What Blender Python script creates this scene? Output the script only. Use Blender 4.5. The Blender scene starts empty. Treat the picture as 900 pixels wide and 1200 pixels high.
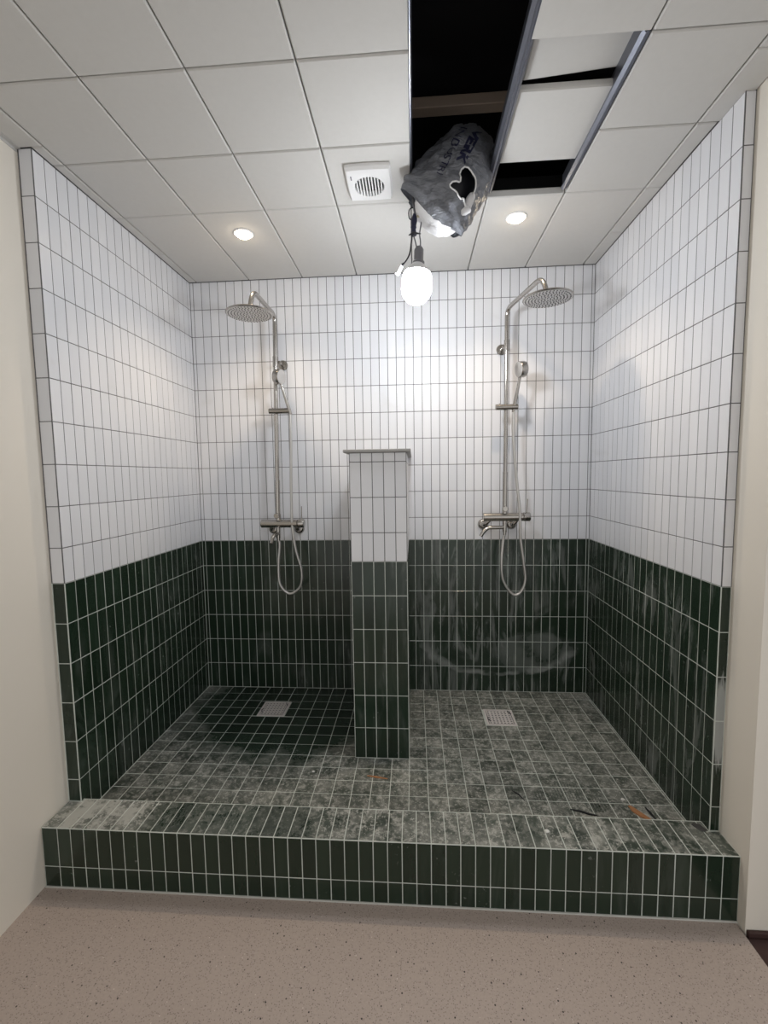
import bpy, math, random
from mathutils import Vector, Matrix, noise
random.seed(7)
scene = bpy.context.scene
COL = scene.collection

# ---------------------------------------------------------------- camera
F_PX = 514.61                       # focal length in pixels of a 900 x 1200 frame
CAM = Vector((1.2882, -2.5704, 1.2982))
PITCH, YAW, ROLL = -0.0830, -0.0682, -0.0151
fwd = Vector((math.sin(YAW)*math.cos(PITCH), math.cos(YAW)*math.cos(PITCH), math.sin(PITCH)))
rgt = Vector((math.cos(YAW), -math.sin(YAW), 0)); upv = rgt.cross(fwd)
r2 = rgt*math.cos(ROLL)+upv*math.sin(ROLL); u2 = -rgt*math.sin(ROLL)+upv*math.cos(ROLL)
cd = bpy.data.cameras.new('camera'); cam = bpy.data.objects.new('camera', cd); COL.objects.link(cam)
cam.matrix_world = Matrix(((r2.x, u2.x, -fwd.x, CAM.x), (r2.y, u2.y, -fwd.y, CAM.y), (r2.z, u2.z, -fwd.z, CAM.z), (0, 0, 0, 1)))
cd.sensor_fit = 'VERTICAL'; cd.sensor_height = 24.0; cd.lens = F_PX/1200*24.0
cd.clip_start = 0.02; cd.clip_end = 60
scene.camera = cam

# ---------------------------------------------------------------- world, exposure
w = bpy.data.worlds.new('world'); scene.world = w; w.use_nodes = True
w.node_tree.nodes['Background'].inputs[0].default_value = (1.0, 0.985, 0.965, 1)
w.node_tree.nodes['Background'].inputs[1].default_value = 0.66
scene.view_settings.view_transform = 'Standard'; scene.view_settings.look = 'None'
scene.view_settings.exposure = 0.35; scene.view_settings.gamma = 1.0
scene.view_settings.use_curve_mapping = False
BULB_STRENGTH = 80.0
DOWNLIGHT_W = 17.0

# ---------------------------------------------------------------- dimensions (metres)
R = 0.153; ZG = 6*R; ZW1 = ZG+0.8624*R
W = 2.2894; H = 2.427; YL = -1.0605; YR = -1.0885
XL = -0.052; XR = 2.322; ZK = 0.0662; ZF = -0.162
YK = -1.190; YKB = -1.047
PX0, PX1, YP, PZ = 1.0077, 1.2579, -0.657, 1.398
YJ = -1.222

# ---------------------------------------------------------------- node helpers
class N:
    def __init__(s, name):
        s.m = bpy.data.materials.new(name); s.m.use_nodes = True
        s.t = s.m.node_tree; s.b = s.t.nodes['Principled BSDF']
        s.pos = None
    def new(s, typ, **kw):
        n = s.t.nodes.new(typ)
        for k, v in kw.items(): setattr(n, k, v)
        return n
    def link(s, a, b): s.t.links.new(a, b)
    def inp(s, sock, v):
        if isinstance(v, bpy.types.NodeSocket): s.link(v, sock)
        elif v is not None:
            try: sock.default_value = v
            except Exception: sock.default_value = (*v, 1)
    def P(s):
        if s.pos is None: s.pos = s.new('ShaderNodeNewGeometry').outputs['Position']
        return s.pos
    def vm(s, op, a, b):
        n = s.new('ShaderNodeVectorMath', operation=op); s.inp(n.inputs[0], a); s.inp(n.inputs[1], b); return n.outputs[0]
    def length(s, a):
        n = s.new('ShaderNodeVectorMath', operation='LENGTH'); s.inp(n.inputs[0], a); return n.outputs['Value']
    def ma(s, op, a, b=0.0, clamp=False):
        n = s.new('ShaderNodeMath', operation=op, use_clamp=clamp); s.inp(n.inputs[0], a); s.inp(n.inputs[1], b); return n.outputs[0]
    def mul(s, *a):
        r = a[0]
        for b in a[1:]: r = s.ma('MULTIPLY', r, b)
        return r
    def noise(s, scale, vec=None, detail=4.0, rough=0.55, dist=0.0):
        n = s.new('ShaderNodeTexNoise'); s.inp(n.inputs['Vector'], vec if vec is not None else s.P())
        n.inputs['Scale'].default_value = scale; n.inputs['Detail'].default_value = detail
        n.inputs['Roughness'].default_value = rough; n.inputs['Distortion'].default_value = dist
        return n.outputs['Fac']
    def step(s, v, a, b, lo=0.0, hi=1.0):
        n = s.new('ShaderNodeMapRange', interpolation_type='SMOOTHSTEP'); s.inp(n.inputs[0], v)
        for i, x in enumerate((a, b, lo, hi)): n.inputs[i+1].default_value = x
        return n.outputs[0]
    def mix(s, f, a, b):
        n = s.new('ShaderNodeMix', data_type='RGBA'); s.inp(n.inputs[0], f)
        for k, v in ((6, a), (7, b)):
            if isinstance(v, bpy.types.NodeSocket): s.link(v, n.inputs[k])
            else: n.inputs[k].default_value = (*v, 1)
        return n.outputs[2]
    def rnd(s):
        o = s.new('ShaderNodeObjectInfo').outputs['Random']
        a = s.new('ShaderNodeAttribute', attribute_name='rnd').outputs['Fac']
        return s.ma('FRACT', s.ma('ADD', o, a))
    def spot(s, c, rad):                     # 0 at the centre, 1 at the ellipsoid's rim
        return s.length(s.vm('DIVIDE', s.vm('SUBTRACT', s.P(), c), rad))
    def out(s, col, rough=0.5, metal=0.0, bump=None, bs=0.1, bd=0.001, spec=None, coat=None):
        s.inp(s.b.inputs['Base Color'], col if isinstance(col, bpy.types.NodeSocket) else (*col, 1))
        s.inp(s.b.inputs['Roughness'], rough); s.inp(s.b.inputs['Metallic'], metal)
        if spec is not None: s.inp(s.b.inputs['Specular IOR Level'], spec)
        if bump is not None:
            n = s.new('ShaderNodeBump'); n.inputs['Strength'].default_value = bs; n.inputs['Distance'].default_value = bd
            s.link(bump, n.inputs['Height']); s.link(n.outputs[0], s.b.inputs['Normal'])
        return s.m

def plain(name, col, rough=0.5, metal=0.0, var=0.08, scale=12.0):
    n = N(name); f = n.noise(scale, detail=5)
    c = n.mix(f, tuple(x*(1-var) for x in col), tuple(min(1, x*(1+var)) for x in col))
    return n.out(c, rough, metal)

# ---------------------------------------------------------------- materials
def mat_white_tile():
    n = N('white_glazed_tile'); r = n.rnd()
    c = n.mix(r, (0.735, 0.748, 0.785), (0.795, 0.803, 0.833))
    sm = n.mul(n.step(n.noise(5.0, dist=0.6), 0.60, 0.78), 0.25)
    c = n.mix(sm, c, (0.62, 0.61, 0.60))
    return n.out(c, n.ma('ADD', 0.33, n.mul(sm, 0.8)), bump=n.noise(35.0, detail=2), bs=0.07, bd=0.002)

def streak(n, sx, sz, lo, hi, dist):
    v = n.vm('MULTIPLY', n.P(), (sx, sx, sz))
    return n.step(n.noise(1.0, vec=v, detail=6, rough=0.6, dist=dist), lo, hi)

def mat_green_wall():
    n = N('dark_green_glazed_tile'); r = n.rnd()
    c = n.mix(r, (0.0105, 0.0225, 0.0130), (0.0180, 0.0350, 0.0215))
    sep = n.new('ShaderNodeSeparateXYZ'); n.link(n.P(), sep.inputs[0])
    right = n.mul(n.step(sep.outputs[0], 1.27, 1.40, 0.28, 1.0), n.step(sep.outputs[1], -1.15, -1.10, 0.15, 1.0))
    patch = n.step(n.noise(2.6, detail=3, dist=0.8), 0.36, 0.58)
    wipe = n.mul(streak(n, 9.0, 1.6, 0.46, 0.70, 1.8), patch, right)
    speck = n.mul(n.step(n.noise(60.0, detail=3), 0.66, 0.74), n.step(n.noise(4.0), 0.5, 0.62), 0.7)
    # chalky swirl along the foot of the back wall, right bay
    d = n.spot((1.78, 0.0, 0.30), (0.44, 0.5, 0.20))
    wob = n.ma('ADD', d, n.mul(n.ma('SUBTRACT', n.noise(7.0), 0.5), 0.35))
    ring = n.mul(n.step(wob, 0.86, 0.97), n.step(wob, 1.0, 1.06, 1.0, 0.0), n.step(sep.outputs[2], 0.20, 0.32, 1.0, 0.0), 1.2, n.step(n.noise(10.0), 0.35, 0.6))
    fill = n.mul(n.step(n.spot((1.98, 0.0, 0.24), (0.26, 0.4, 0.14)), 0.75, 1.0, 1.0, 0.0), n.step(n.noise(6.0), 0.3, 0.6), 0.55)
    # mortar smear on the right-hand end tiles
    e = n.mul(n.step(n.ma('ADD', n.spot((2.306, -1.089, 0.45), (0.022, 0.012, 0.19)), n.mul(n.ma('SUBTRACT', n.noise(1.0, vec=n.vm('MULTIPLY', n.P(), (160, 160, 14))), 0.5), 0.9)), 0.6, 0.95, 1.0, 0.0), 3.0)
    m = n.ma('ADD', n.ma('ADD', wipe, speck), n.ma('ADD', ring, n.ma('ADD', fill, e)))
    m = n.ma('MINIMUM', n.mul(m, 0.33), 0.85)
    c2 = n.mix(m, c, (0.42, 0.44, 0.43))
    return n.out(c2, n.ma('ADD', 0.20, n.mul(m, 0.9)), bump=n.noise(30.0, detail=2), bs=0.07, bd=0.002)

def dust_mask(n, kerb):
    sep = n.new('ShaderNodeSeparateXYZ'); n.link(n.P(), sep.inputs[0])
    wob = n.mul(n.ma('SUBTRACT', n.noise(6.0, detail=4), 0.5), 0.55)
    fine = n.ma('ADD', n.mul(n.step(n.noise(40.0, detail=5, rough=0.78), 0.49, 0.60), 0.55), n.mul(n.step(n.noise(85.0, detail=3, rough=0.7), 0.57, 0.64), 0.75))
    mid = n.step(n.noise(14.0, detail=5, rough=0.65), 0.36, 0.66)
    if kerb:
        base = n.ma('ADD', n.mul(mid, 0.40), n.ma('ADD', n.mul(fine, 0.95), 0.08))
        wet = n.step(n.ma('ADD', n.spot((0.62, -1.12, ZK), (0.40, 0.16, 0.2)), wob), 0.6, 1.05, 0.35, 1.0)
        wetr = n.step(n.ma('ADD', n.spot((2.2, -1.1, ZK), (0.28, 0.2, 0.2)), wob), 0.6, 1.1, 0.62, 1.0)
        wetm = n.step(n.ma('ADD', n.spot((1.67, -1.1, ZK), (0.06, 0.12, 0.2)), wob), 0.5, 1.1, 0.45, 1.0)
        white = n.mul(n.step(n.ma('ADD', n.spot((0.12, -1.12, ZK), (0.20, 0.12, 0.2)), wob), 0.5, 1.1, 1.0, 0.0), n.ma('ADD', n.mul(fine, 0.7), n.ma('ADD', 0.15, n.mul(mid, 0.5))))
        m = n.ma('ADD', n.mul(base, wet, wetr, wetm), n.mul(white, 0.95))
        prints = [((0.40, -1.12, ZK), 0.06), ((1.02, -1.11, ZK), 0.04), ((0.62, -1.12, ZK), 0.05)]
    else:
        base = n.ma('ADD', n.mul(mid, 0.36), n.ma('ADD', n.mul(fine, 0.85), 0.12))
        wet = n.step(n.ma('ADD', n.spot((0.60, -0.19, 0), (0.60, 0.52, 1)), wob), 0.80, 1.12, 0.02, 1.0)
        left = n.step(sep.outputs[0], 1.0, 1.25, 0.85, 1.0)
        m = n.mul(base, wet, left)
        prints = [((1.90, -0.83, 0), 0.07), ((1.99, -0.90, 0), 0.05), ((1.80, -0.87, 0), 0.05)]
    for c, r in prints:
        wv = n.new('ShaderNodeTexWave'); n.link(n.P(), wv.inputs['Vector']); wv.inputs['Scale'].default_value = 26
        wv.inputs['Distortion'].default_value = 6; wv.inputs['Detail Scale'].default_value = 6
        k = n.mul(n.step(n.spot(c, (r, r, 0.3)), 0.7, 1.0, 1.0, 0.0), n.step(wv.outputs['Fac'], 0.4, 0.6))
        m = n.mul(m, n.ma('SUBTRACT', 1.0, n.mul(k, 0.7)))
    return m

def mat_green_floor(kerb=False):
    n = N('dusty_green_kerb_tile' if kerb else 'dusty_green_floor_tile'); r = n.rnd()
    c = n.mix(r, (0.013, 0.026, 0.017), (0.024, 0.042, 0.029))
    m = n.ma('MINIMUM', n.mul(dust_mask(n, kerb), n.ma('ADD', 0.72, n.mul(r, 0.5))), 0.95)
    f = n.ma('MINIMUM', n.mul(m, 0.72), 0.88)
    c = n.mix(f, c, (0.62, 0.62, 0.575))
    return n.out(c, n.ma('ADD', 0.25, n.mul(m, 0.6)), bump=n.noise(60.0, detail=3), bs=0.15, bd=0.002)

def mat_floor():
    n = N('beige_speckled_flooring')
    c = n.mix(n.noise(3.0), (0.48, 0.40, 0.355), (0.55, 0.46, 0.41))
    c = n.mix(n.mul(n.noise(160.0, detail=3), 0.55), c, (0.28, 0.235, 0.21))
    def dots(scale, size, keep, seed):
        v = n.new('ShaderNodeTexVoronoi'); n.inp(v.inputs['Vector'], n.vm('ADD', n.P(), (seed, seed, 0)))
        v.inputs['Scale'].default_value = scale
        s3 = n.new('ShaderNodeSeparateColor'); n.link(v.outputs['Color'], s3.inputs[0])
        return n.mul(n.step(v.outputs['Distance'], size*0.7, size, 1.0, 0.0), n.step(s3.outputs[0], keep, keep+0.02))
    c = n.mix(dots(210, 0.36, 0.5, 0.3), c, (0.24, 0.20, 0.175))
    c = n.mix(dots(55, 0.15, 0.60, 3.1), c, (0.03, 0.025, 0.022))
    c = n.mix(dots(70, 0.13, 0.70, 5.7), c, (0.68, 0.62, 0.57))
    return n.out(c, 0.55, bump=n.noise(220.0, detail=2), bs=0.15, bd=0.001)

def emit(name, col, strength):
    n = N(name); n.b.inputs['Base Color'].default_value = (0.9, 0.9, 0.9, 1)
    n.b.inputs['Emission Color'].default_value = (*col, 1); n.b.inputs['Emission Strength'].default_value = strength
    return n.m

def mat_brushed():
    n = N('brushed_steel')
    f = n.noise(6.0, detail=2)
    return n.out(n.mix(f, (0.40, 0.38, 0.355), (0.47, 0.45, 0.42)), 0.20, 1.0)

def mat_plastic():
    n = N('grey_crinkled_plastic')
    f = n.noise(1.0, vec=n.vm('MULTIPLY', n.P(), (30, 30, 90)), detail=5, dist=1.0)
    return n.out(n.mix(f, (0.10, 0.105, 0.125), (0.30, 0.315, 0.345)), n.ma('ADD', 0.22, n.mul(f, 0.25)), 0.1, bump=f, bs=0.7, bd=0.01)

def mat_wood(name, a, b, scale=30):
    n = N(name)
    v = n.vm('MULTIPLY', n.P(), (1.5, scale, scale))
    return n.out(n.mix(n.noise(1.0, vec=v, detail=6, dist=0.5), a, b), 0.7)

M = dict(
    white=mat_white_tile(), green=mat_green_wall(), gfloor=mat_green_floor(), gkerb=mat_green_floor(True),
    grout_grey=plain('grey_grout', (0.125, 0.125, 0.13), 0.85), grout_pale=plain('pale_grout', (0.60, 0.64, 0.60), 0.85, var=0.15),
    cream=plain('cream_painted_wall', (0.80, 0.755, 0.675), 0.6, var=0.02, scale=3), floor=mat_floor(),
    panel=plain('off_white_ceiling_panel', (0.62, 0.612, 0.59), 0.75, var=0.03, scale=60),
    rail=plain('dark_metal_rail', (0.20, 0.21, 0.245), 0.35, 0.85), grid=plain('white_grid_bar', (0.55, 0.545, 0.53), 0.6),
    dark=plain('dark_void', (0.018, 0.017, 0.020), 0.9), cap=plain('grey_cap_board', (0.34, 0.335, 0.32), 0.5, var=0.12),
    steel=mat_brushed(), steel_face=plain('light_steel_face', (0.62, 0.61, 0.60), 0.28, 0.9), hose=plain('pale_steel_hose', (0.56, 0.55, 0.53), 0.38, 0.75), nozzle=plain('dark_rubber_nozzle', (0.06, 0.06, 0.06), 0.6),
    black=plain('black_plastic', (0.015, 0.015, 0.02), 0.45), plastic_white=plain('white_plastic', (0.80, 0.80, 0.80), 0.35, var=0.02),
    grey_plastic=plain('grey_socket_plastic', (0.19, 0.19, 0.205), 0.5), bag=mat_plastic(), wool=plain('white_fibre_wool', (0.75, 0.75, 0.76), 0.95, var=0.1, scale=40),
    print=plain('dark_blue_print', (0.018, 0.020, 0.055), 0.5), joist=mat_wood('rough_timber', (0.40, 0.31, 0.24), (0.56, 0.45, 0.36)),
    wood=mat_wood('dark_brown_floor_board', (0.030, 0.012, 0.011), (0.060, 0.026, 0.022)),
    bulb=emit('lit_bulb_diffuser', (0.93, 0.96, 1.0), BULB_STRENGTH), lens=emit('lit_warm_lens', (1.0, 0.82, 0.58), 24.0),
    drain=plain('stamped_steel_grate', (0.74, 0.70, 0.69), 0.45, 0.05), orange=plain('orange_brown_scrap', (0.42, 0.20, 0.09), 0.7, var=0.25, scale=60),
    caulk=plain('pale_caulk', (0.55, 0.55, 0.52), 0.6), mortar=plain('white_mortar_crumb', (0.75, 0.75, 0.72), 0.9), copper=plain('brass_terminal', (0.55, 0.50, 0.36), 0.4, 0.7))

# ---------------------------------------------------------------- mesh helpers
class MB:
    def __init__(s): s.v = []; s.f = []; s.mi = []; s.rn = []
    def add(s, vs, fs, mi=0, rn=0.0):
        o = len(s.v); s.v += [Vector(v) for v in vs]; s.f += [tuple(i+o for i in f) for f in fs]
        s.mi += [mi]*len(fs); s.rn += [rn]*len(vs); return s
    def box(s, a, b, mi=0, bev=0.0):
        x0, y0, z0 = a; x1, y1, z1 = b
        if bev <= 0:
            return s.add([(x0, y0, z0), (x1, y0, z0), (x1, y1, z0), (x0, y1, z0), (x0, y0, z1), (x1, y0, z1), (x1, y1, z1), (x0, y1, z1)],
                         [(0, 3, 2, 1), (4, 5, 6, 7), (0, 1, 5, 4), (1, 2, 6, 5), (2, 3, 7, 6), (3, 0, 4, 7)], mi)
        c = bev
        rings = [(x0+c, y0+c, x1-c, y1-c, z0), (x0, y0, x1, y1, z0+c), (x0, y0, x1, y1, z1-c), (x0+c, y0+c, x1-c, y1-c, z1)]
        vs = []; fs = []
        for (a0, b0, a1, b1, z) in rings: vs += [(a0, b0, z), (a1, b0, z), (a1, b1, z), (a0, b1, z)]
        for k in range(3):
            for i in range(4): j = (i+1) % 4; fs.append((k*4+i, k*4+j, k*4+4+j, k*4+4+i))
        fs += [(3, 2, 1, 0), (12, 13, 14, 15)]
        return s.add(vs, fs, mi)
    def tube(s, pts, r, seg=12, mi=0, caps=True):
        pts = [Vector(p) for p in pts]; n = len(pts)
        rs = r if isinstance(r, (list, tuple)) else [r]*n
        tan = [(pts[min(i+1, n-1)]-pts[max(i-1, 0)]).normalized() for i in range(n)]
        a = tan[0].orthogonal().normalized(); vs = []; fs = []
        for i in range(n):
            a = (a-tan[i]*a.dot(tan[i])).normalized(); b = tan[i].cross(a)
            for k in range(seg):
                t = 2*math.pi*k/seg; vs.append(pts[i]+(a*math.cos(t)+b*math.sin(t))*rs[i])
        for i in range(n-1):
            for k in range(seg):
                k2 = (k+1) % seg; fs.append((i*seg+k, i*seg+k2, (i+1)*seg+k2, (i+1)*seg+k))
        if caps: fs += [tuple(range(seg-1, -1, -1)), tuple(range((n-1)*seg, n*seg))]
        return s.add(vs, fs, mi)
    def lathe(s, org, axis, prof, seg=24, mi=0):     # prof: (radius, height along axis)
        org = Vector(org); ax = Vector(axis).normalized(); a = ax.orthogonal().normalized(); b = ax.cross(a); vs = []; fs = []
        for r_, h in prof:
            for k in range(seg):
                t = 2*math.pi*k/seg; vs.append(org+ax*h+(a*math.cos(t)+b*math.sin(t))*max(r_, 1e-5))
        n = len(prof)
        for i in range(n-1):
            for k in range(seg):
                k2 = (k+1) % seg; fs.append((i*seg+k, i*seg+k2, (i+1)*seg+k2, (i+1)*seg+k))
        fs += [tuple(range(seg-1, -1, -1)), tuple(range((n-1)*seg, n*seg))]
        return s.add(vs, fs, mi)
    def build(s, name, mats, parent=None, smooth=False, kind=None, label=None):
        o0 = parent_origin(parent)
        me = bpy.data.meshes.new(name); me.from_pydata([v-o0 for v in s.v], [], s.f)
        for m in (mats if isinstance(mats, (list, tuple)) else [mats]): me.materials.append(m)
        me.polygons.foreach_set('material_index', s.mi)
        if any(s.rn):
            at = me.attributes.new('rnd', 'FLOAT', 'POINT'); at.data.foreach_set('value', s.rn)
        if smooth:
            me.polygons.foreach_set('use_smooth', [True]*len(s.f)); me.set_sharp_from_angle(angle=math.radians(38))
        me.update()
        o = bpy.data.objects.new(name, me); COL.objects.link(o)
        if parent is not None: o.parent = parent
        if kind: o['kind'] = kind
        if label: o['label'] = label
        return o
def parent_origin(p):
    v = Vector((0, 0, 0))
    while p is not None: v = v+Vector(p.location); p = p.parent
    return v
def tag(o, label, cat, group=None, kind=None):
    o['label'] = label; o['category'] = cat
    if group: o['group'] = group
    if kind: o['kind'] = kind
    return o
def thing(name, loc, label, cat, group=None):
    o = bpy.data.objects.new(name, None); COL.objects.link(o); o.location = loc; o.empty_display_size = 0.05
    return tag(o, label, cat, group)
def struct(name, mb, mats, label, cat): return tag(mb.build(name, mats), label, cat, kind='structure')

# ---------------------------------------------------------------- tiles
GAP = 0.0030; TH = 0.007; CH = 0.0008
def tile_geo(wd, ht):
    a, b, c = wd/2, ht/2, CH
    vs = [(-a, -b, -TH), (a, -b, -TH), (a, b, -TH), (-a, b, -TH), (-a, -b, -c), (a, -b, -c), (a, b, -c), (-a, b, -c),
          (-a+c, -b+c, 0), (a-c, -b+c, 0), (a-c, b-c, 0), (-a+c, b-c, 0)]
    fs = [(8, 9, 10, 11)]
    for i in range(4):
        j = (i+1) % 4; fs += [(i, j, 4+j, 4+i), (4+i, 4+j, 8+j, 8+i)]
    return vs, fs
TILE_CACHE = {}
def tile_mesh(wd, ht, mat, nm):
    k = (round(wd, 4), round(ht, 4), mat.name)
    if k not in TILE_CACHE:
        vs, fs = tile_geo(wd, ht); me = bpy.data.meshes.new(nm); me.from_pydata(vs, [], fs); me.materials.append(mat); me.update(); TILE_CACHE[k] = me
    return TILE_CACHE[k]
def cuts(start, pitch, lo, hi, first=None):
    """joint positions between lo and hi, joints at start + k*pitch"""
    k0 = math.ceil((lo-start)/pitch+1e-6); js = [lo]
    x = start+k0*pitch
    while x < hi-1e-6:
        if x-js[-1] > 0.006: js.append(x)
        x += pitch
    if hi-js[-1] < 0.006: js[-1] = hi
    else: js.append(hi)
    return js
def fields(us, vs): return [(us[i], us[i+1], vs[j], vs[j+1]) for i in range(len(us)-1) for j in range(len(vs)-1)]
def lay(parent, name, mat, org, ud, vd, rects, limit=300, hidden=None, only_stuff=False, tilt=0.0022):
    """rects (u0,u1,v0,v1) on the plane org + u*ud + v*vd whose normal is ud x vd"""
    org, ud, vd = Vector(org), Vector(ud), Vector(vd); nd = ud.cross(vd); po = parent_origin(parent); L = []
    for (u0, u1, v0, v1) in rects:
        wd, ht = u1-u0-GAP, v1-v0-GAP
        if wd < 0.004 or ht < 0.004: continue
        c = org+ud*((u0+u1)/2)+vd*((v0+v1)/2)
        d = c-CAM; size = wd*ht*abs(nd.dot(d.normalized()))/d.length_squared
        if hidden and hidden(c): size *= 1e-3
        L.append((size, c, wd, ht))
    L.sort(key=lambda t: -t[0])
    nsep = 0 if only_stuff else (len(L) if len(L) <= limit else limit)
    rest = MB()
    for i, (_, c, wd, ht) in enumerate(L):
        rot = Matrix((ud, vd, nd)).transposed() @ Matrix.Rotation(random.uniform(-tilt, tilt), 3, 'X') @ Matrix.Rotation(random.uniform(-tilt, tilt), 3, 'Y')
        c = c+nd*random.uniform(-0.0004, 0.0003)
        if i < nsep:
            o = bpy.data.objects.new(name, tile_mesh(wd, ht, mat, name)); COL.objects.link(o); o.parent = parent
            o.matrix_local = Matrix.Translation(c-po) @ rot.to_4x4()
        else:
            vs, fs = tile_geo(wd, ht); rest.add([c+rot @ Vector(v) for v in vs], fs, 0, random.random())
    if rest.v: rest.build(name, mat, parent, kind='stuff')

Z_GREEN = [i*R for i in range(7)]
Z_WHITE = [ZG, ZW1]+[ZW1+i*R for i in range(1, 10)]; Z_WHITE[-1] = H+0.001
RC = 0.0010          # grout sits this far behind the tile faces

# ================================================================= SETTING
# back wall -------------------------------------------------------
mb = MB().box((-0.3, RC, ZF-0.1), (2.8, 0.2, ZG), 0).box((-0.3, RC, ZG), (2.8, 0.2, 2.9), 1)
wall_back = struct('wall_back', mb, [M['grout_pale'], M['grout_grey']], 'shower back wall with white tiles above dark green tiles', 'wall')
xs = cuts(0.0195, 0.0490, 0.0, W)
behind = lambda c: PX0-0.015 < c.x < PX1 and c.z < 1.37
lay(wall_back, 'green_tile', M['green'], (0, 0, 0), (1, 0, 0), (0, 0, 1), fields(xs, Z_GREEN), hidden=behind)
lay(wall_back, 'white_tile', M['white'], (0, 0, 0), (1, 0, 0), (0, 0, 1), fields(xs, Z_WHITE), hidden=behind)

# left tiled wall, tiles face +x; u runs from back to front so that u x v = +x
mb = MB().box((XL, YL+RC, ZF-0.1), (-RC, RC, ZG), 0).box((XL, YL+RC, ZG), (-RC, RC, H+0.03), 1)
wall_left = struct('wall_left', mb, [M['grout_pale'], M['grout_grey']], 'left shower wall with white tiles above dark green tiles', 'wall')
ys = cuts(YL, 0.0515, YL, 0.0)
lay(wall_left, 'green_tile', M['green'], (0, 0, 0), (0, 1, 0), (0, 0, 1), fields(ys, Z_GREEN))
lay(wall_left, 'white_tile', M['white'], (0, 0, 0), (0, 1, 0), (0, 0, 1), fields(ys, Z_WHITE))
zg_end = [ZK]+Z_GREEN[1:]
lay(wall_left, 'green_tile', M['green'], (0, YL, 0), (1, 0, 0), (0, 0, 1), fields([XL+0.003, 0.0], zg_end))
lay(wall_left, 'white_tile', M['white'], (0, YL, 0), (1, 0, 0), (0, 0, 1), fields([XL+0.003, 0.0], Z_WHITE))

# right tiled wall, tiles face -x
mb = MB().box((W+RC, YR+RC, ZF-0.1), (XR, RC, ZG), 0).box((W+RC, YR+RC, ZG), (XR, RC, H+0.03), 1)
wall_right = struct('wall_right', mb, [M['grout_pale'], M['grout_grey']], 'right shower wall with white tiles above smeared dark green tiles', 'wall')
ys = [-y for y in reversed(cuts(YR, 0.0515, YR, 0.0))]
lay(wall_right, 'green_tile', M['green'], (W, 0, 0), (0, -1, 0), (0, 0, 1), fields(ys, Z_GREEN))
lay(wall_right, 'white_tile', M['white'], (W, 0, 0), (0, -1, 0), (0, 0, 1), fields(ys, Z_WHITE))
lay(wall_right, 'green_tile', M['green'], (0, YR, 0), (1, 0, 0), (0, 0, 1), fields([W, XR-0.001], zg_end))
lay(wall_right, 'white_tile', M['white'], (0, YR, 0), (1, 0, 0), (0, 0, 1), fields([W, XR-0.001], Z_WHITE))

# grout beads down the outer corners
def bead(parent, x, y, z0, z1, zg, r=0.0014):
    for a, b, m in ((z0, zg, 'grout_pale'), (zg, z1, 'grout_grey')):
        if b > a: MB().box((x-r, y-r, a), (x+r, y+r, b)).build('corner_joint', M[m], parent)
bead(wall_left, -0.0012, YL+0.0012, ZK, H, ZG); bead(wall_right, W+0.0012, YR+0.0012, ZK, H, ZG)

# cream walls either side of the shower mouth
struct('wall_entry_left', MB().box((-0.3, -3.5, ZF-0.1), (XL, 0.19, 2.9)), M['cream'], 'plain cream wall left of the shower', 'wall')
mb = MB().box((XR, YJ, ZF-0.1), (3.8, 0.19, 2.9))
struct('wall_entry_right', mb, M['cream'], 'plain cream wall corner right of the shower', 'wall')

# floors
struct('floor', MB().box((XL, -3.5, ZF-0.1), (2.316, YK+0.01, ZF)), M['floor'], 'beige speckled vinyl floor in front of the shower', 'floor')
fh = struct('floor_hallway', MB().box((2.316, -3.5, ZF-0.1), (3.8, YJ-0.0005, ZF-0.012)), M['wood'], 'dark brown wooden floor beyond the cream wall corner', 'floor')
for k in range(6):
    MB().box((2.3175, YJ-0.012-0.09*(k+1), ZF-0.013), (3.8, YJ-0.014-0.09*k, ZF-0.004), bev=0.001).build('floor_board', M['wood'], fh)
tag(MB().box((XR+0.004, YJ-0.012, ZF-0.011), (3.8, YJ-0.0005, ZF+0.012), bev=0.002).build('baseboard_hallway', M['wood']), 'low dark brown skirting under the cream wall corner', 'baseboard', kind='structure')

floor_shower = struct('floor_shower', MB().box((-0.01, YKB, ZF-0.1), (W+0.01, 0.0, -RC)), M['grout_pale'], 'green tiled shower floor covered in pale dust', 'floor')
fx = cuts(1.336, 0.0787, 0.0, W)
fy = [-0.0808*k for k in range(13)]+[-YKB*-1]
fy = sorted(set([round(y, 4) for y in fy if y > YKB]+[YKB]))
DRAINS = [(0.496, -0.250, 0.150), (1.735, -0.288, 0.152)]
rects = []
for (u0, u1, v0, v1) in fields(fx, fy):
    if u0 > PX0-0.01 and u1 < PX1+0.01 and v0 > YP-0.01: continue
    # tiles are cut around the two drain grates
    pieces = [(u0, u1, v0, v1)]
    for (dx, dy, ds) in DRAINS:
        a0, a1, b0, b1 = dx-ds/2-0.002, dx+ds/2+0.002, dy-ds/2-0.002, dy+ds/2+0.002
        nxt = []
        for (p0, p1, q0, q1) in pieces:
            if p1 <= a0 or p0 >= a1 or q1 <= b0 or q0 >= b1: nxt.append((p0, p1, q0, q1)); continue
            if q1 > b1: nxt.append((p0, p1, b1, q1))
            if q0 < b0: nxt.append((p0, p1, q0, b0))
            m0, m1 = max(q0, b0), min(q1, b1)
            if p0 < a0: nxt.append((p0, a0, m0, m1))
            if p1 > a1: nxt.append((a1, p1, m0, m1))
        pieces = nxt
    rects += pieces
lay(floor_shower, 'floor_tile', M['gfloor'], (0, 0, 0), (1, 0, 0), (0, 1, 0), rects, hidden=lambda c: (PX0-0.04 < c.x < PX1 and c.y > YP) or c.y < -1.0)

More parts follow.
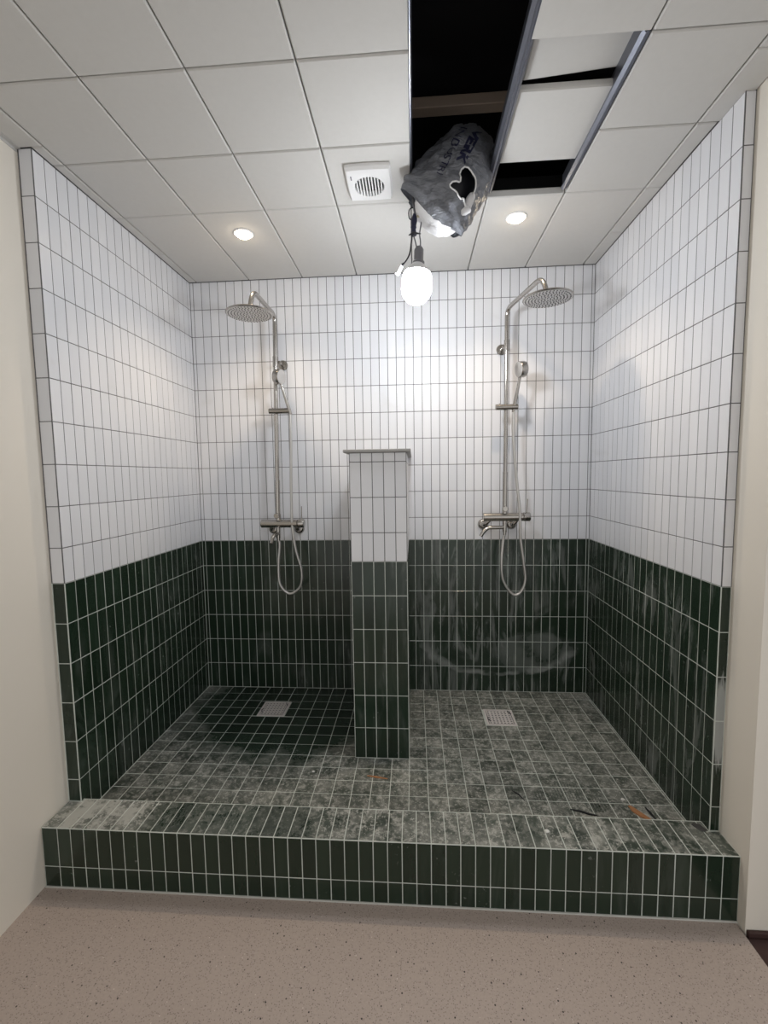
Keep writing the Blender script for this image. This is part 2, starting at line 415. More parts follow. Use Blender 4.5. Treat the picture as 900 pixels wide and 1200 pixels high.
# ceiling ---------------------------------------------------------
cx = [XL, 0.0435]+[0.0435+0.3113*k for k in range(1, 8)]+[0.0435+0.3113*k for k in range(8, 13)]
cyl = [0.0, -0.643, -0.970, -1.295, -1.620, -1.945, -2.270, -2.595, -2.920, -3.245, -3.5]
PT = 0.030
mb = MB()
for x in cx[1:-1]:
    if abs(x-1.289) < 0.01 or abs(x-1.600) < 0.01 or abs(x-1.911) < 0.01: continue
    mb.box((x-0.013, -3.5, H+PT), (x+0.013, 0.0, H+PT+0.006))
for y in cyl[1:-1]:
    for (a, b) in ((XL, 1.285), (1.915, cx[-1])): mb.box((a, y-0.013, H+PT+0.001), (b, y+0.013, H+PT+0.007))
mb.box((XL, -0.330-0.013, H+PT+0.001), (0.06, -0.330+0.013, H+PT+0.007)).box((2.2, -0.330-0.013, H+PT+0.001), (W, -0.330+0.013, H+PT+0.007))
ceiling = struct('ceiling', mb, M['grid'], 'suspended ceiling of square off-white panels with an open gap', 'ceiling')
G2 = 0.0022
for i in range(len(cx)-1):
    x0, x1 = cx[i], cx[i+1]
    for j in range(len(cyl)-1):
        y1, y0 = cyl[j], cyl[j+1]
        if abs(x0-1.289) < 0.01 and y1 < -0.60 and y0 > -2.0: continue          # open column with the duct
        if abs(x0-1.600) < 0.01 and -1.30 < y0 < -0.9: continue                  # two panels out of place
        a0, a1 = x0+G2, x1-G2
        segs = [(y0, y1)]
        if j == 0 and (i == 0 or x0 > 2.2): segs = [(y0, -0.330), (-0.330, 0.0)]
        for (b0, b1) in segs:
            c0, c1 = a0, a1
            if b0 > YL-0.1 and i == 0: c0 = 0.0015
            if x0 > 2.2 and x0 < 2.3 and b0 > -1.25: c1 = W-0.0015
            if b0 > -1.25 and x0 > 2.3: continue
            if i == 0 and b0 < YL-0.1 and b1 > YL:
                MB().box((0.0015, YL, H), (c1, b1-G2, H+PT), bev=0.0038).build('ceiling_panel', M['panel'], ceiling); b1 = YL
            if 2.2 < x0 < 2.3 and b0 < YJ < b1:
                MB().box((c0, YJ, H), (XR-0.001, b1-G2, H+PT), bev=0.0038).build('ceiling_panel', M['panel'], ceiling); b1 = YJ
            if b1-b0 < 0.02: continue
            MB().box((c0, b0+G2, H), (c1, b1-G2-(0.003 if j == 0 and b1 > -0.01 else 0), H+PT), bev=0.0038).build('ceiling_panel', M['panel'], ceiling)
# shifted panels resting loose above the rails
def loose(cx_, cy_, z, sx, sy, rz, rx, ry):
    b = MB().box((-sx/2, -sy/2, 0), (sx/2, sy/2, 0.022), bev=0.0038)
    m = Matrix.Translation((cx_, cy_, z)) @ Matrix.Rotation(rz, 4, 'Z') @ Matrix.Rotation(rx, 4, 'X') @ Matrix.Rotation(ry, 4, 'Y')
    b.v = [m @ v for v in b.v]
    return b.build('ceiling_panel', M['panel'], ceiling, label='off-white ceiling panel lying loose above the metal rails')
loose(1.757, -0.955, H+0.026, 0.290, 0.312, 0.0, 0.0, 0.0)
loose(1.765, -1.285, H+0.052, 0.285, 0.32, -0.02, 0.0, -0.055)
# metal rails round the opening: ridged channel profile swept along y
def rail(x, y0, y1, wd=0.030, hh=0.060):
    pr = [(-wd/2, 0.010), (-wd*0.18, 0.0), (-wd*0.10, 0.004), (wd*0.10, 0.004), (wd*0.18, 0.0), (wd/2, 0.010), (wd/2, 0.016), (wd*0.30, 0.018), (wd*0.30, hh), (-wd*0.30, hh), (-wd*0.30, 0.018), (-wd/2, 0.016)]
    n = len(pr); b = MB()
    b.add([(x+u, y, H-0.001+v) for y in (y0, y1) for (u, v) in pr], [(i, (i+1) % n, n+(i+1) % n, n+i) for i in range(n)]+[tuple(range(n-1, -1, -1)), tuple(range(n, 2*n))])
    return b.build('ceiling_rail', M['rail'], ceiling, label='dark metal ceiling rail')
rail(1.2885, -3.4, -0.66, 0.012); rail(1.600, -3.4, -0.672); rail(1.902, -1.296, -0.662, 0.026)
# wall angle strips
for a, b in (((XL, -3.5, H-0.012), (XL+0.002, YL-0.002, H)), ((XL, -3.5, H-0.0022), (XL+0.016, YL-0.002, H-0.0005))):
    MB().box(a, b).build('edge_strip', M['grid'], ceiling)
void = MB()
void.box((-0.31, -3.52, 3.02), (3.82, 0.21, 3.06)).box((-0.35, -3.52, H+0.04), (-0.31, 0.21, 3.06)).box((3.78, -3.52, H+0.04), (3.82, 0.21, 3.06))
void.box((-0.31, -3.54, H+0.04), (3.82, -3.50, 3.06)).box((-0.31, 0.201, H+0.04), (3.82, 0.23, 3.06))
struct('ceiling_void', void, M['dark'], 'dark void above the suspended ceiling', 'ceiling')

# ================================================================= THINGS
# kerb ------------------------------------------------------------
kerb = thing('shower_kerb', (1.13, YK, ZF), 'dusty dark green tiled kerb across the mouth of the shower', 'kerb')
MB().box((XL+0.004, YK+RC, ZF), (XR-0.001, YKB-RC, ZK-RC)).build('core', M['grout_pale'], kerb)
kx = [XL+0.004]+[0.010+0.0491*k for k in range(0, 47)]+[XR-0.001]
top_rects = []
for i in range(len(kx)-1):
    v1 = YKB
    u0, u1 = kx[i], kx[i+1]
    if u0 < -0.005: v1 = YL-0.002
    if u1 > W+0.005: v1 = YR-0.002
    top_rects.append((u0, u1, YK, v1))
top_rects += [(0.001, 0.010, YL-0.002, YKB), (kx[-2], W-0.001, YR-0.002, YKB)]
lay(kerb, 'top_tile', M['gkerb'], (0, 0, ZK), (1, 0, 0), (0, 1, 0), top_rects)
lay(kerb, 'front_tile', M['green'], (0, YK, 0), (1, 0, 0), (0, 0, 1), fields(kx, [ZF+0.003, ZK-0.148, ZK-0.001]))
lay(kerb, 'back_tile', M['green'], (0, YKB, 0), (-1, 0, 0), (0, 0, 1), [(-b, -a, 0.0, ZK-0.001) for (a, b, c, d) in top_rects if a > -0.02 and b < W], only_stuff=True)
MB().box((XL+0.004, YK-0.0002, ZK-0.0022), (XR-0.001, YK+0.0022, ZK+0.0002)).build('edge_joint', M['grout_pale'], kerb)
MB().box((0.001, YKB-0.0022, ZK-0.003), (W-0.001, YKB+0.0002, ZK+0.0002)).build('edge_joint', M['grout_pale'], kerb)
MB().box((XL+0.004, YK-0.005, ZF), (XR-0.001, YK+0.004, ZF+0.005), bev=0.0015).build('caulk_line', M['caulk'], kerb)

# partition -------------------------------------------------------
part = thing('partition_wall', ((PX0+PX1)/2, YP/2, 0), 'short tiled partition with grey cap between the two showers', 'partition')
mb = MB().box((PX0+RC, YP+RC, -0.001), (PX1-RC, -0.0005, ZG), 0).box((PX0+RC, YP+RC, ZG), (PX1-RC, -0.0005, PZ), 1)
mb.build('core', [M['grout_pale'], M['grout_grey']], part)
px = [PX0+(PX1-PX0)/5*i for i in range(6)]
pzg = [0.002]+[ZG-0.1543*k for k in range(5, -1, -1)]
pzw = [ZG, 1.047, 1.203, 1.358, PZ]
lay(part, 'green_tile', M['green'], (0, YP, 0), (1, 0, 0), (0, 0, 1), fields(px, pzg))
lay(part, 'white_tile', M['white'], (0, YP, 0), (1, 0, 0), (0, 0, 1), fields(px, pzw))
py = cuts(YP, 0.0505, YP, -0.001); pyr = [-y for y in reversed(py)]
for nm, mt, zz in (('green_tile', 'green', pzg), ('white_tile', 'white', pzw)):
    lay(part, nm, M[mt], (PX1, 0, 0), (0, 1, 0), (0, 0, 1), fields(py, zz), only_stuff=True)
    lay(part, nm, M[mt], (PX0, 0, 0), (0, -1, 0), (0, 0, 1), fields(pyr, zz), only_stuff=True)
bead(part, PX0+0.0012, YP+0.0012, 0.001, PZ, ZG); bead(part, PX1-0.0012, YP+0.0012, 0.001, PZ, ZG)
MB().box((PX0-0.024, YP-0.014, PZ+0.0005), (PX1+0.019, -0.0005, PZ+0.014), bev=0.002).build('cap', M['cap'], part, label='thin grey cap board')

# drains ----------------------------------------------------------
for k, (dx, dy, ds) in enumerate(DRAINS):
    d = thing('floor_drain', (dx, dy, 0), ('square perforated steel drain in the dark wet tiles' if k == 0 else 'square perforated steel drain in the pale dusty tiles'), 'drain')
    h = ds/2; b = MB()
    for (p, q) in (((-h, -h), (h, -h+0.010)), ((-h, h-0.010), (h, h)), ((-h, -h+0.010), (-h+0.010, h-0.010)), ((h-0.010, -h+0.010), (h, h-0.010))):
        b.box((dx+p[0], dy+p[1], -0.0015), (dx+q[0], dy+q[1], 0.003))
    b.build('frame', M['drain'], d)
    MB().box((dx-h+0.01, dy-h+0.01, -0.0009), (dx+h-0.01, dy+h-0.01, -0.0001)).build('well', M['black'], d)
    # grate: a plate pierced by 7 x 7 round holes (octagons cut into square cells)
    n_ = 7; g0 = -h+0.013; cs = (ds-0.026)/n_; gb = MB(); zt = 0.0022
    for i in range(n_):
        for j in range(n_):
            ox, oy = dx+g0+cs*(i+0.5), dy+g0+cs*(j+0.5); e = cs/2; rr = cs*0.30
            sq = [(e, 0), (e, e), (0, e), (-e, e), (-e, 0), (-e, -e), (0, -e), (e, -e)]
            vs = [(ox+a, oy+b_, zt) for a, b_ in sq]+[(ox+rr*math.cos(t*math.pi/4), oy+rr*math.sin(t*math.pi/4), zt) for t in range(8)]
            vs += [(x, y, zt-0.002) for (x, y, z) in vs[8:]]
            fs = []
            for t in range(8):
                u = (t+1) % 8; fs += [(t, u, 8+u, 8+t), (8+t, 8+u, 16+u, 16+t)]
            gb.add(vs, fs)
    gb.build('grate', M['drain'], d)
    for (p0, p1, p2) in ([(-0.055, -0.045), (-0.066, -0.02), (-0.06, -0.005)], [(0.052, 0.06), (0.058, 0.045), (0.066, 0.03)]):
        MB().tube([(dx+a, dy+b_, 0.0045) for a, b_ in (p0, p1, p2)], 0.0022, 6).build('plastic_remnant', M['black'], d)

# showers ---------------------------------------------------------
def bez(pts, n=8):
    """Catmull-Rom through pts"""
    P_ = [Vector(p) for p in pts]; P_ = [P_[0]*2-P_[1]]+P_+[P_[-1]*2-P_[-2]]; out = []
    for i in range(1, len(P_)-2):
        for k in range(n):
            t = k/n; a, b, c, d = P_[i-1:i+3]
            out.append(0.5*((2*b)+(c-a)*t+(2*a-5*b+4*c-d)*t*t+(3*b-a-3*c+d)*t**3))
    return out+[P_[-2]]
def rounded(pts, r, n=8):
    P_ = [Vector(p) for p in pts]; out = [P_[0]]
    for i in range(1, len(P_)-1):
        a = (P_[i-1]-P_[i]).normalized(); c = (P_[i+1]-P_[i]).normalized(); p0 = P_[i]+a*r; p1 = P_[i]+c*r
        for k in range(n+1):
            t = k/n; out.append(p0*(1-t)**2+P_[i]*2*t*(1-t)+p1*t*t)
    return out+[P_[-1]]
YS = -0.09
def shower(label, pole_b, pole_t, zbend, elbow, head, bracket, mix0, mix1, mz, inlets, iz, knob, lever_x, spout, slider, hs_head, hs_face, hs_base, hose):
    px_ = pole_b[0]
    t = thing('shower_set', (px_, -0.001, mz), label, 'shower')
    S = M['steel']
    top = Vector((pole_t, YS, zbend)); e = Vector(elbow); hd = Vector(head)
    path = rounded([(pole_b[0], YS, mz+0.01), top, e, (hd.x, hd.y, hd.z+0.012)], 0.045)
    # the vertical pipe and its arm are one bent tube
    MB().tube(path, 0.0118, 16).build('riser_pipe', S, t, smooth=True)
    MB().tube([(px_, YS, mz+0.01), (px_+(pole_t-px_)*0.22, YS, mz+0.25)], 0.0138, 16).build('pipe_sleeve', S, t, smooth=True)
    rad = 0.113
    hb = MB().lathe((hd.x, hd.y, hd.z-0.004), (0, 0, 1), [(rad-0.003, 0), (rad, 0.002), (rad, 0.006), (rad-0.004, 0.009), (0.03, 0.012), (0.022, 0.016), (0.018, 0.030)], 40).build('shower_head', S, t, smooth=True)
    MB().lathe((hd.x, hd.y, hd.z-0.0048), (0, 0, 1), [(rad-0.006, 0), (rad-0.005, 0.001)], 40).build('spray_plate', M['steel_face'], hb, smooth=True)
    nz = MB()
    for ring in range(1, 8):
        m_ = 6*ring
        for k in range(m_):
            a = 2*math.pi*k/m_+ring*0.2; q = 0.0142*ring
            nz.lathe((hd.x+q*math.cos(a), hd.y+q*math.sin(a), hd.z-0.0072), (0, 0, 1), [(0.0022, 0), (0.0028, 0.0024)], 6)
    nz.build('nozzle', M['nozzle'], hb, kind='stuff')
    # wall bracket: rosette, stem and clamp round the pipe
    bx, bz = bracket; pxb = px_+(pole_t-px_)*(bz-mz)/(zbend-mz)
    br = MB().lathe((bx, -0.0006, bz), (0, -1, 0), [(0.029, 0), (0.029, 0.006), (0.026, 0.009), (0.010, 0.010), (0.009, 0.075)], 24)
    br.tube([(pxb, YS, bz-0.028), (pxb, YS, bz+0.028)], 0.0145, 16)
    br.build('wall_bracket', S, t, smooth=True)
    # mixer bar with end handle, lever and diverter knob
    L = mix1-mix0
    mx = MB().lathe((mix0, YS, mz), (1, 0, 0), [(0.0215, 0), (0.0235, 0.002), (0.0235, L*0.845), (0.0215, L*0.85)], 28).build('mixer_bar', S, t, smooth=True)
    hn = MB().lathe((mix0+L*0.857, YS, mz), (1, 0, 0), [(0.0225, 0), (0.0248, 0.002), (0.0248, L*0.143-0.003), (0.0225, L*0.143)], 28).build('temperature_handle', S, mx, smooth=True)
    MB().tube([(lever_x, YS, mz+0.02), (lever_x+0.003, YS-0.004, mz+0.100)], 0.0032, 10).build('lever', S, mx, smooth=True)
    kb = MB().tube([(knob, YS, mz+0.018), (knob, YS, mz+0.055)], 0.0145, 16)
    kb.lathe((knob-0.003, YS-0.008, mz+0.047), (0, -1, 0), [(0.014, 0), (0.015, 0.004), (0.015, 0.020), (0.013, 0.023)], 20)
    kb.build('diverter_knob', S, mx, smooth=True)
    # S-unions from the wall to the bar
    for ix, bxx in zip(inlets, (mix0+0.052, mix1-0.055)):
        ib = MB().tube(rounded([(ix, -0.004, iz), (ix, -0.045, iz), (bxx, -0.055, mz-0.008), (bxx, YS, mz-0.004)], 0.012, 4), 0.0125, 12)
        o = ib.build('inlet_union', S, t, smooth=True)
        MB().lathe((ix, -0.0006, iz), (0, -1, 0), [(0.031, 0), (0.031, 0.004), (0.022, 0.016), (0.016, 0.018)], 24).build('rosette', S, o, smooth=True)
    # spout and outlet
    ob = MB().tube([(px_, YS, mz-0.015), (px_, YS, mz-0.085)], 0.012, 14); ob.tube([(px_, YS, mz-0.085), (px_, YS, mz-0.100)], 0.009, 12)
    ob.build('outlet', S, t, smooth=True)
    MB().tube(bez([(px_, YS, mz-0.058)]+spout, 6), 0.0105, 14).build('spout', S, t, smooth=True)
    # sliding holder
    s0, s1, sz = slider
    sl = MB().lathe((s0, YS-0.012, sz), (1, 0, 0), [(0.0140, 0), (0.0158, 0.002), (0.0158, s1-s0-0.002), (0.0140, s1-s0)], 20)
    sl.tube([(s0+0.022, YS-0.012, sz+0.010), (s0+0.022, YS-0.012, sz+0.019)], 0.004, 8)
    pxs = px_+(pole_t-px_)*(sz-mz)/(zbend-mz)
    sl.tube([(pxs, YS, sz-0.014), (pxs, YS, sz+0.014)], 0.016, 14)
    sl.build('slider', S, t, smooth=True)
    # hand shower
    hh = Vector(hs_head); fn = Vector(hs_face).normalized(); base = Vector(hs_base)
    hs = MB().lathe(hh, fn, [(0.034, -0.022), (0.040, -0.018), (0.042, -0.012), (0.042, 0.014), (0.040, 0.017)], 28)
    neck = hh+(base-hh).normalized()*0.026
    hs.tube([neck, neck.lerp(base, 0.25), neck.lerp(base, 0.85), base+(base-neck).normalized()*0.03], [0.0085, 0.0075, 0.0095, 0.0085], 14)
    ho = hs.build('hand_shower', S, t, smooth=True)
    MB().lathe(hh+fn*0.0165, fn, [(0.039, 0), (0.038, 0.0015)], 28).build('spray_face', M['steel_face'], ho, smooth=True)
    MB().tube(bez([base+(base-neck).normalized()*0.02]+hose+[(px_, YS, mz-0.095)], 8), 0.0078, 10).build('hose', M['hose'], t, smooth=True)
    return t

shower('steel shower set with rain head on the wall left of the tiled partition', (0.503, 0), 0.525, 2.196, (0.515, -0.395, 2.205), (0.498, -0.405, 2.094),
       (0.537, 1.943), 0.405, 0.657, 1.030, (0.449, 0.604), 0.990, 0.506, 0.642,
       [(px, y, z) for px, y, z in ((0.500, -0.11, 0.972), (0.490, -0.145, 0.962), (0.484, -0.165, 0.925))], (0.478, 0.594, 1.669),
       (0.551, -0.135, 1.850), (0.93, -0.30, -0.12), (0.594, -0.105, 1.676),
       [(0.597, -0.100, 1.50), (0.590, -0.10, 1.25), (0.590, -0.105, 1.03), (0.608, -0.11, 0.88), (0.638, -0.11, 0.76), (0.627, -0.11, 0.665), (0.565, -0.11, 0.622), (0.510, -0.11, 0.675), (0.500, -0.10, 0.78), (0.508, YS, 0.90)])
shower('steel shower set with rain head on the wall right of the tiled partition', (1.794, 0), 1.798, 2.180, (1.898, -0.385, 2.212), (1.919, -0.405, 2.108),
       (1.787, 1.990), 1.675, 1.932, 1.057, (1.688, 1.848), 1.008, 1.794, 1.914,
       [(1.760, YS-0.004, 0.999), (1.705, YS-0.006, 0.997), (1.676, YS-0.008, 0.975), (1.660, YS-0.008, 0.950)], (1.737, 1.858, 1.659),
       (1.866, -0.135, 1.850), (-0.95, -0.30, -0.10), (1.838, -0.105, 1.660),
       [(1.835, -0.100, 1.50), (1.852, -0.105, 1.28), (1.872, -0.11, 1.08), (1.876, -0.11, 0.95), (1.896, -0.11, 0.80), (1.905, -0.11, 0.70), (1.878, -0.11, 0.632), (1.835, -0.11, 0.625), (1.785, -0.11, 0.70), (1.774, -0.11, 0.80), (1.786, YS, 0.92)])

# downlights ------------------------------------------------------
for k, (dx, dy) in enumerate(((0.511, -0.478), (1.752, -0.490))):
    d = thing('downlight', (dx, dy, H), ('lit recessed downlight above the left rain shower head' if k == 0 else 'lit recessed downlight beside the ceiling gap'), 'light')
    MB().lathe((dx, dy, H-0.004), (0, 0, 1), [(0.034, 0.0035), (0.036, 0.0005), (0.043, 0.0), (0.046, 0.0025), (0.046, 0.0038)], 36).build('trim_ring', M['plastic_white'], d, smooth=True)
    MB().lathe((dx, dy, H-0.0055), (0, 0, 1), [(0.008, -0.0125), (0.018, -0.0110), (0.026, -0.0075), (0.032, -0.0025), (0.035, 0.0012)], 36).build('lens', M['lens'], d, smooth=True)
    ld = bpy.data.lights.new('downlight_beam', 'SPOT'); ld.energy = DOWNLIGHT_W; ld.color = (1.0, 0.80, 0.58)
    ld.spot_size = math.radians(118); ld.spot_blend = 0.7; ld.shadow_soft_size = 0.03
    lo = bpy.data.objects.new('downlight_beam', ld); COL.objects.link(lo); lo.parent = d; lo.location = (0, 0, -0.022)

# fan -------------------------------------------------------------
fan = thing('extractor_fan', (1.130, -0.797, H), 'white square extractor fan with a round slatted grille on the ceiling', 'fan')
fxc, fyc = 1.130, -0.797
def pillow(hw, hd, z, n=10, bulge=0.035):
    pts = []
    cs = [(-1, -1), (1, -1), (1, 1), (-1, 1)]
    for i in range(4):
        a, b = cs[i], cs[(i+1) % 4]
        for k in range(n):
            t = k/n; x = a[0]+(b[0]-a[0])*t; y = a[1]+(b[1]-a[1])*t; bl = 1+bulge*4*t*(1-t)
            if a[0] == b[0]: x *= bl
            else: y *= bl
            pts.append((fxc+x*hw, fyc+y*hd, z))
    return pts
RG = 0.057
b = MB(); n_ = 40
# pillow outline fans in to the round mouth
def circ(r, z): return [(fxc+r*math.cos(-3*math.pi/4+2*math.pi*k/n_), fyc+0.004+r*math.sin(-3*math.pi/4+2*math.pi*k/n_), z) for k in range(n_)]
rings = [pillow(0.082, 0.090, H-0.0003), pillow(0.084, 0.092, H-0.012), pillow(0.078, 0.086, H-0.022), circ(RG+0.006, H-0.026), circ(RG, H-0.024), circ(RG-0.001, H-0.004)]
vs = [p for r_ in rings for p in r_]; fs = []
for i in range(len(rings)-1):
    for k in range(n_): k2 = (k+1) % n_; fs.append((i*n_+k, (i+1)*n_+k, (i+1)*n_+k2, i*n_+k2))
b.add(vs, fs); b.build('cover', M['plastic_white'], fan, smooth=True)
MB().lathe((fxc, fyc+0.004, H-0.0045), (0, 0, 1), [(RG-0.001, 0), (RG-0.001, 0.001)], 32).build('throat', M['black'], fan)
for k in range(9):
    x = -0.046+k*0.0115; hl = math.sqrt(max(0, RG**2-x*x))-0.001
    MB().box((fxc+x-0.0024, fyc+0.004-hl, H-0.024), (fxc+x+0.0024, fyc+0.004+hl, H-0.010)).build('slat', M['plastic_white'], fan)
MB().box((fxc-0.066, fyc-0.060, H-0.0255), (fxc-0.062, fyc-0.040, H-0.0225)).build('indicator', M['grey_plastic'], fan)

# joist -----------------------------------------------------------
tag(MB().box((0.6, -0.690, 2.752), (2.2, -0.640, 2.795), bev=0.003).build('timber_joist', M['joist']), 'rough timber joist crossing the dark ceiling gap', 'joist', kind='structure')

# duct in grey plastic --------------------------------------------
duct = thing('insulated_duct', (1.42, -0.83, 2.30), 'insulated duct end in crumpled grey plastic hanging from the ceiling gap', 'duct')
def axis_pts():
    P_ = [Vector(p) for p in ((1.49, -0.36, 2.59), (1.50, -0.60, 2.585), (1.490, -0.725, 2.505), (1.395, -0.752, 2.325))]
    K = [P_[0]*2-P_[1]]+P_+[P_[-1]+(P_[-1]-P_[-2])*0.6]; out = []
    for i in range(1, 4):
        a_, b_, c_, d_ = K[i-1:i+3]
        for k in range(30):
            t = k/30; out.append(0.5*((2*b_)+(c_-a_)*t+(2*a_-5*b_+4*c_-d_)*t*t+(3*b_-a_-3*c_+d_)*t**3))
    out.append(P_[-1])
    ln = [0.0]
    for i in range(1, len(out)): ln.append(ln[-1]+(out[i]-out[i-1]).length)
    return out, ln
AX, AL = axis_pts()
def axis(t):
    """point, side and front vectors at fraction t of the duct's length; past 1 it runs straight on"""
    L_ = t*AL[-1]
    if t >= 1: p = AX[-1]+(AX[-1]-AX[-2]).normalized()*(L_-AL[-1]); tg = (AX[-1]-AX[-3]).normalized()
    else:
        i = 1
        while AL[i] < L_ and i < len(AX)-1: i += 1
        q = (L_-AL[i-1])/(AL[i]-AL[i-1]); p = AX[i-1].lerp(AX[i], q)
        tg = (AX[min(i+2, len(AX)-1)]-AX[max(i-3, 0)]).normalized()
    f = Vector((0, -0.85, -0.53)); f = (f-tg*f.dot(tg)).normalized(); sd = tg.cross(f)
    if sd.x < 0: sd = -sd
    return p, sd, f
SEG, ROWS = 120, 130
def duct_r(t, th):
    q_ = min(1, max(0, (t-0.45)/0.30)); base = 0.094+0.040*q_*q_*(3-2*q_)
    if t > 0.90: base *= math.sqrt(max(0.05, 1-((t-0.90)/0.25)**2*0.75))
    # pleats run round the tube and a few folds along it
    q = Vector((math.cos(th)*2.0, math.sin(th)*2.0, t*4))
    d = 0.014*noise.noise(q*1.3)+0.009*noise.noise(Vector((math.cos(th)*3, math.sin(th)*3, t*26)))+0.005*noise.noise(q*7)
    r_ = base+d
    # torn corner of the jacket pointing left
    if t > 0.72: r_ += 0.040*((t-0.72)/0.28)*math.exp(-((math.atan2(math.sin(th-2.95), math.cos(th-2.95)))/0.28)**2)
    return r_
def duct_p(t, th, off=0.0, r=None):
    p, sd, f = axis(t)
    return p+(sd*math.cos(th)+f*math.sin(th))*((duct_r(t, th) if r is None else r)+off)
def tear_edge(a):                  # outline of the torn hole round its centre (angle -> scale)
    return 1.0+0.45*math.cos(a-2.2)*math.cos(2*a)+0.18*math.sin(5*a)
def TEAR(t, th):
    u = math.atan2(math.sin(th-1.30), math.cos(th-1.30))/0.40; v = (t-0.93)/0.080
    return math.hypot(u, v)/tear_edge(math.atan2(v, u))
b = MB(); vs = []; fs = []
for i in range(ROWS+1):
    for k in range(SEG):
        th = 2*math.pi*k/SEG; vs.append(duct_p(i/ROWS*(1.05+0.09*math.sin(th)), th))
for i in range(ROWS):
    for k in range(SEG):
        th = 2*math.pi*(k+0.5)/SEG; t = (i+0.5)/ROWS*(1.05+0.09*math.sin(th))
        if TEAR(t, th) < 1: continue
        k2 = (k+1) % SEG; fs.append((i*SEG+k, i*SEG+k2, (i+1)*SEG+k2, (i+1)*SEG+k))
b.add(vs, fs)
jk = b.build('jacket', M['bag'], duct, smooth=True, label='crumpled grey printed plastic jacket')
# white wool bulging out of the open end
b = MB(); vs = []; fs = []; rows = 14
for i in range(rows+1):
    t = 1.00+0.11*math.sin(i/rows*math.pi/2)
    sc = math.cos(i/rows*math.pi/2)**0.8
    for k in range(36):
        th = 2*math.pi*k/36
        q = Vector((math.cos(th)*2, math.sin(th)*2, i*0.3))
        rr = (0.100+0.010*noise.noise(q*1.7))*sc
        vs.append(duct_p(t+0.008*noise.noise(q*2.3), th, 0.0, rr))
for i in range(rows):
    for k in range(36): k2 = (k+1) % 36; fs.append((i*36+k, i*36+k2, (i+1)*36+k2, (i+1)*36+k))
b.add(vs, fs); b.build('insulation', M['wool'], duct, smooth=True, label='white fibre insulation showing at the open end')
# strip of wool at the tear, dark core behind it
b = MB()
b.tube([duct_p(0.87+0.021*i, 0.86+0.05*math.sin(i), -0.008) for i in range(9)], [0.006, 0.013, 0.016, 0.017, 0.016, 0.017, 0.016, 0.014, 0.008], 10)
b.build('wool_edge', M['wool'], duct, smooth=True)
b = MB().tube([axis(i/16*0.94)[0] for i in range(17)], 0.088, 28); b.build('core', M['black'], duct, smooth=True)
# rim of the tear: white colour stands in for light caught there
rim = []
for k in range(36):
    a = 2*math.pi*k/36; c, s_ = math.cos(a), math.sin(a); q = tear_edge(a)
    rim.append(duct_p(0.93+0.080*s_*q, 1.30+0.40*c*q, 0.001))
MB().tube(rim+[rim[0]], 0.0030, 6, caps=False).build('torn_edge', M['plastic_white'], duct, smooth=True)
# printed lettering, wrapped on to the jacket
def lettering(body, t0, th0, size, bold=0.0):
    cu = bpy.data.curves.new('lettering', 'FONT'); cu.body = body; cu.size = size; cu.offset = bold; cu.resolution_u = 3
    to = bpy.data.objects.new('lettering', cu); COL.objects.link(to)
    dg = bpy.context.evaluated_depsgraph_get(); me = bpy.data.meshes.new_from_object(to.evaluated_get(dg))
    COL.objects.unlink(to); bpy.data.objects.remove(to)
    ln = AL[-1]; o0 = parent_origin(duct)
    import bmesh
    bm = bmesh.new(); bm.from_mesh(me); bmesh.ops.triangulate(bm, faces=bm.faces)
    bmesh.ops.subdivide_edges(bm, edges=[e for e in bm.edges if e.calc_length() > 0.006], cuts=1); bm.to_mesh(me); bm.free()
    for v in me.vertices:
        x, y = v.co.x, v.co.y
        v.co = duct_p(t0+x/ln, th0-y/0.13, 0.0022)-o0
    me.materials.clear(); me.materials.append(M['print'])
    o = bpy.data.objects.new('lettering', me); COL.objects.link(o); o.parent = duct
lettering('INDUSTRI', 0.67, 2.20, 0.036)
lettering('VERK', 0.66, 1.84, 0.042, 0.002)

# hanging bulb ----------------------------------------------------
bx, by = 1.308, -0.75
bulb = thing('hanging_bulb', (bx, by, 1.98), 'lit white bulb hanging from taped cables under the ceiling gap', 'bulb')
prof = [(0.004, -0.076)]+[(0.060*math.sin(a), -0.016-0.060*math.cos(a)) for a in [0.25+i*(1.45/10) for i in range(11)]]+[(0.060, 0.016), (0.0575, 0.030), (0.053, 0.042)]
MB().lathe((bx, by, 2.052), (0.05, 0, 1), prof, 24).build('diffuser', M['bulb'], bulb, smooth=True, label='glowing white diffuser')
MB().lathe((bx, by, 2.052), (0.05, 0, 1), [(0.0532, 0.0422), (0.046, 0.056), (0.032, 0.070), (0.020, 0.080), (0.017, 0.090)], 24).build('neck', M['plastic_white'], bulb, smooth=True)
MB().lathe((bx+0.0035, by, 2.052), (0.05, 0, 1), [(0.016, 0.078), (0.0235, 0.080), (0.0235, 0.086), (0.0185, 0.089), (0.0185, 0.132), (0.014, 0.140), (0.010, 0.144)], 24).build('socket', M['grey_plastic'], bulb, smooth=True, label='grey lamp holder')
for s in (-1, 1):
    MB().tube(bez([(bx+0.0085+s*0.007, by, 2.190), (bx+0.006+s*0.010, by-0.004, 2.215), (bx+0.001+s*0.012, by, 2.245), (bx+0.010+s*0.010, by, 2.29), (bx+0.004+s*0.012, by-0.01, 2.335), (bx-0.006, by-0.004, 2.36)], 6), 0.0026, 8).build('wire', M['grey_plastic'], bulb, smooth=True)
wr = MB().tube(bez([(bx-0.010, by, 2.240), (bx-0.011, by, 2.26), (bx-0.009, by, 2.285), (bx-0.005, by, 2.32)], 5), [0.012, 0.011, 0.0095, 0.011, 0.0105, 0.0095, 0.010, 0.012, 0.0105, 0.0095, 0.011, 0.012, 0.0115, 0.0105, 0.009, 0.007], 12)
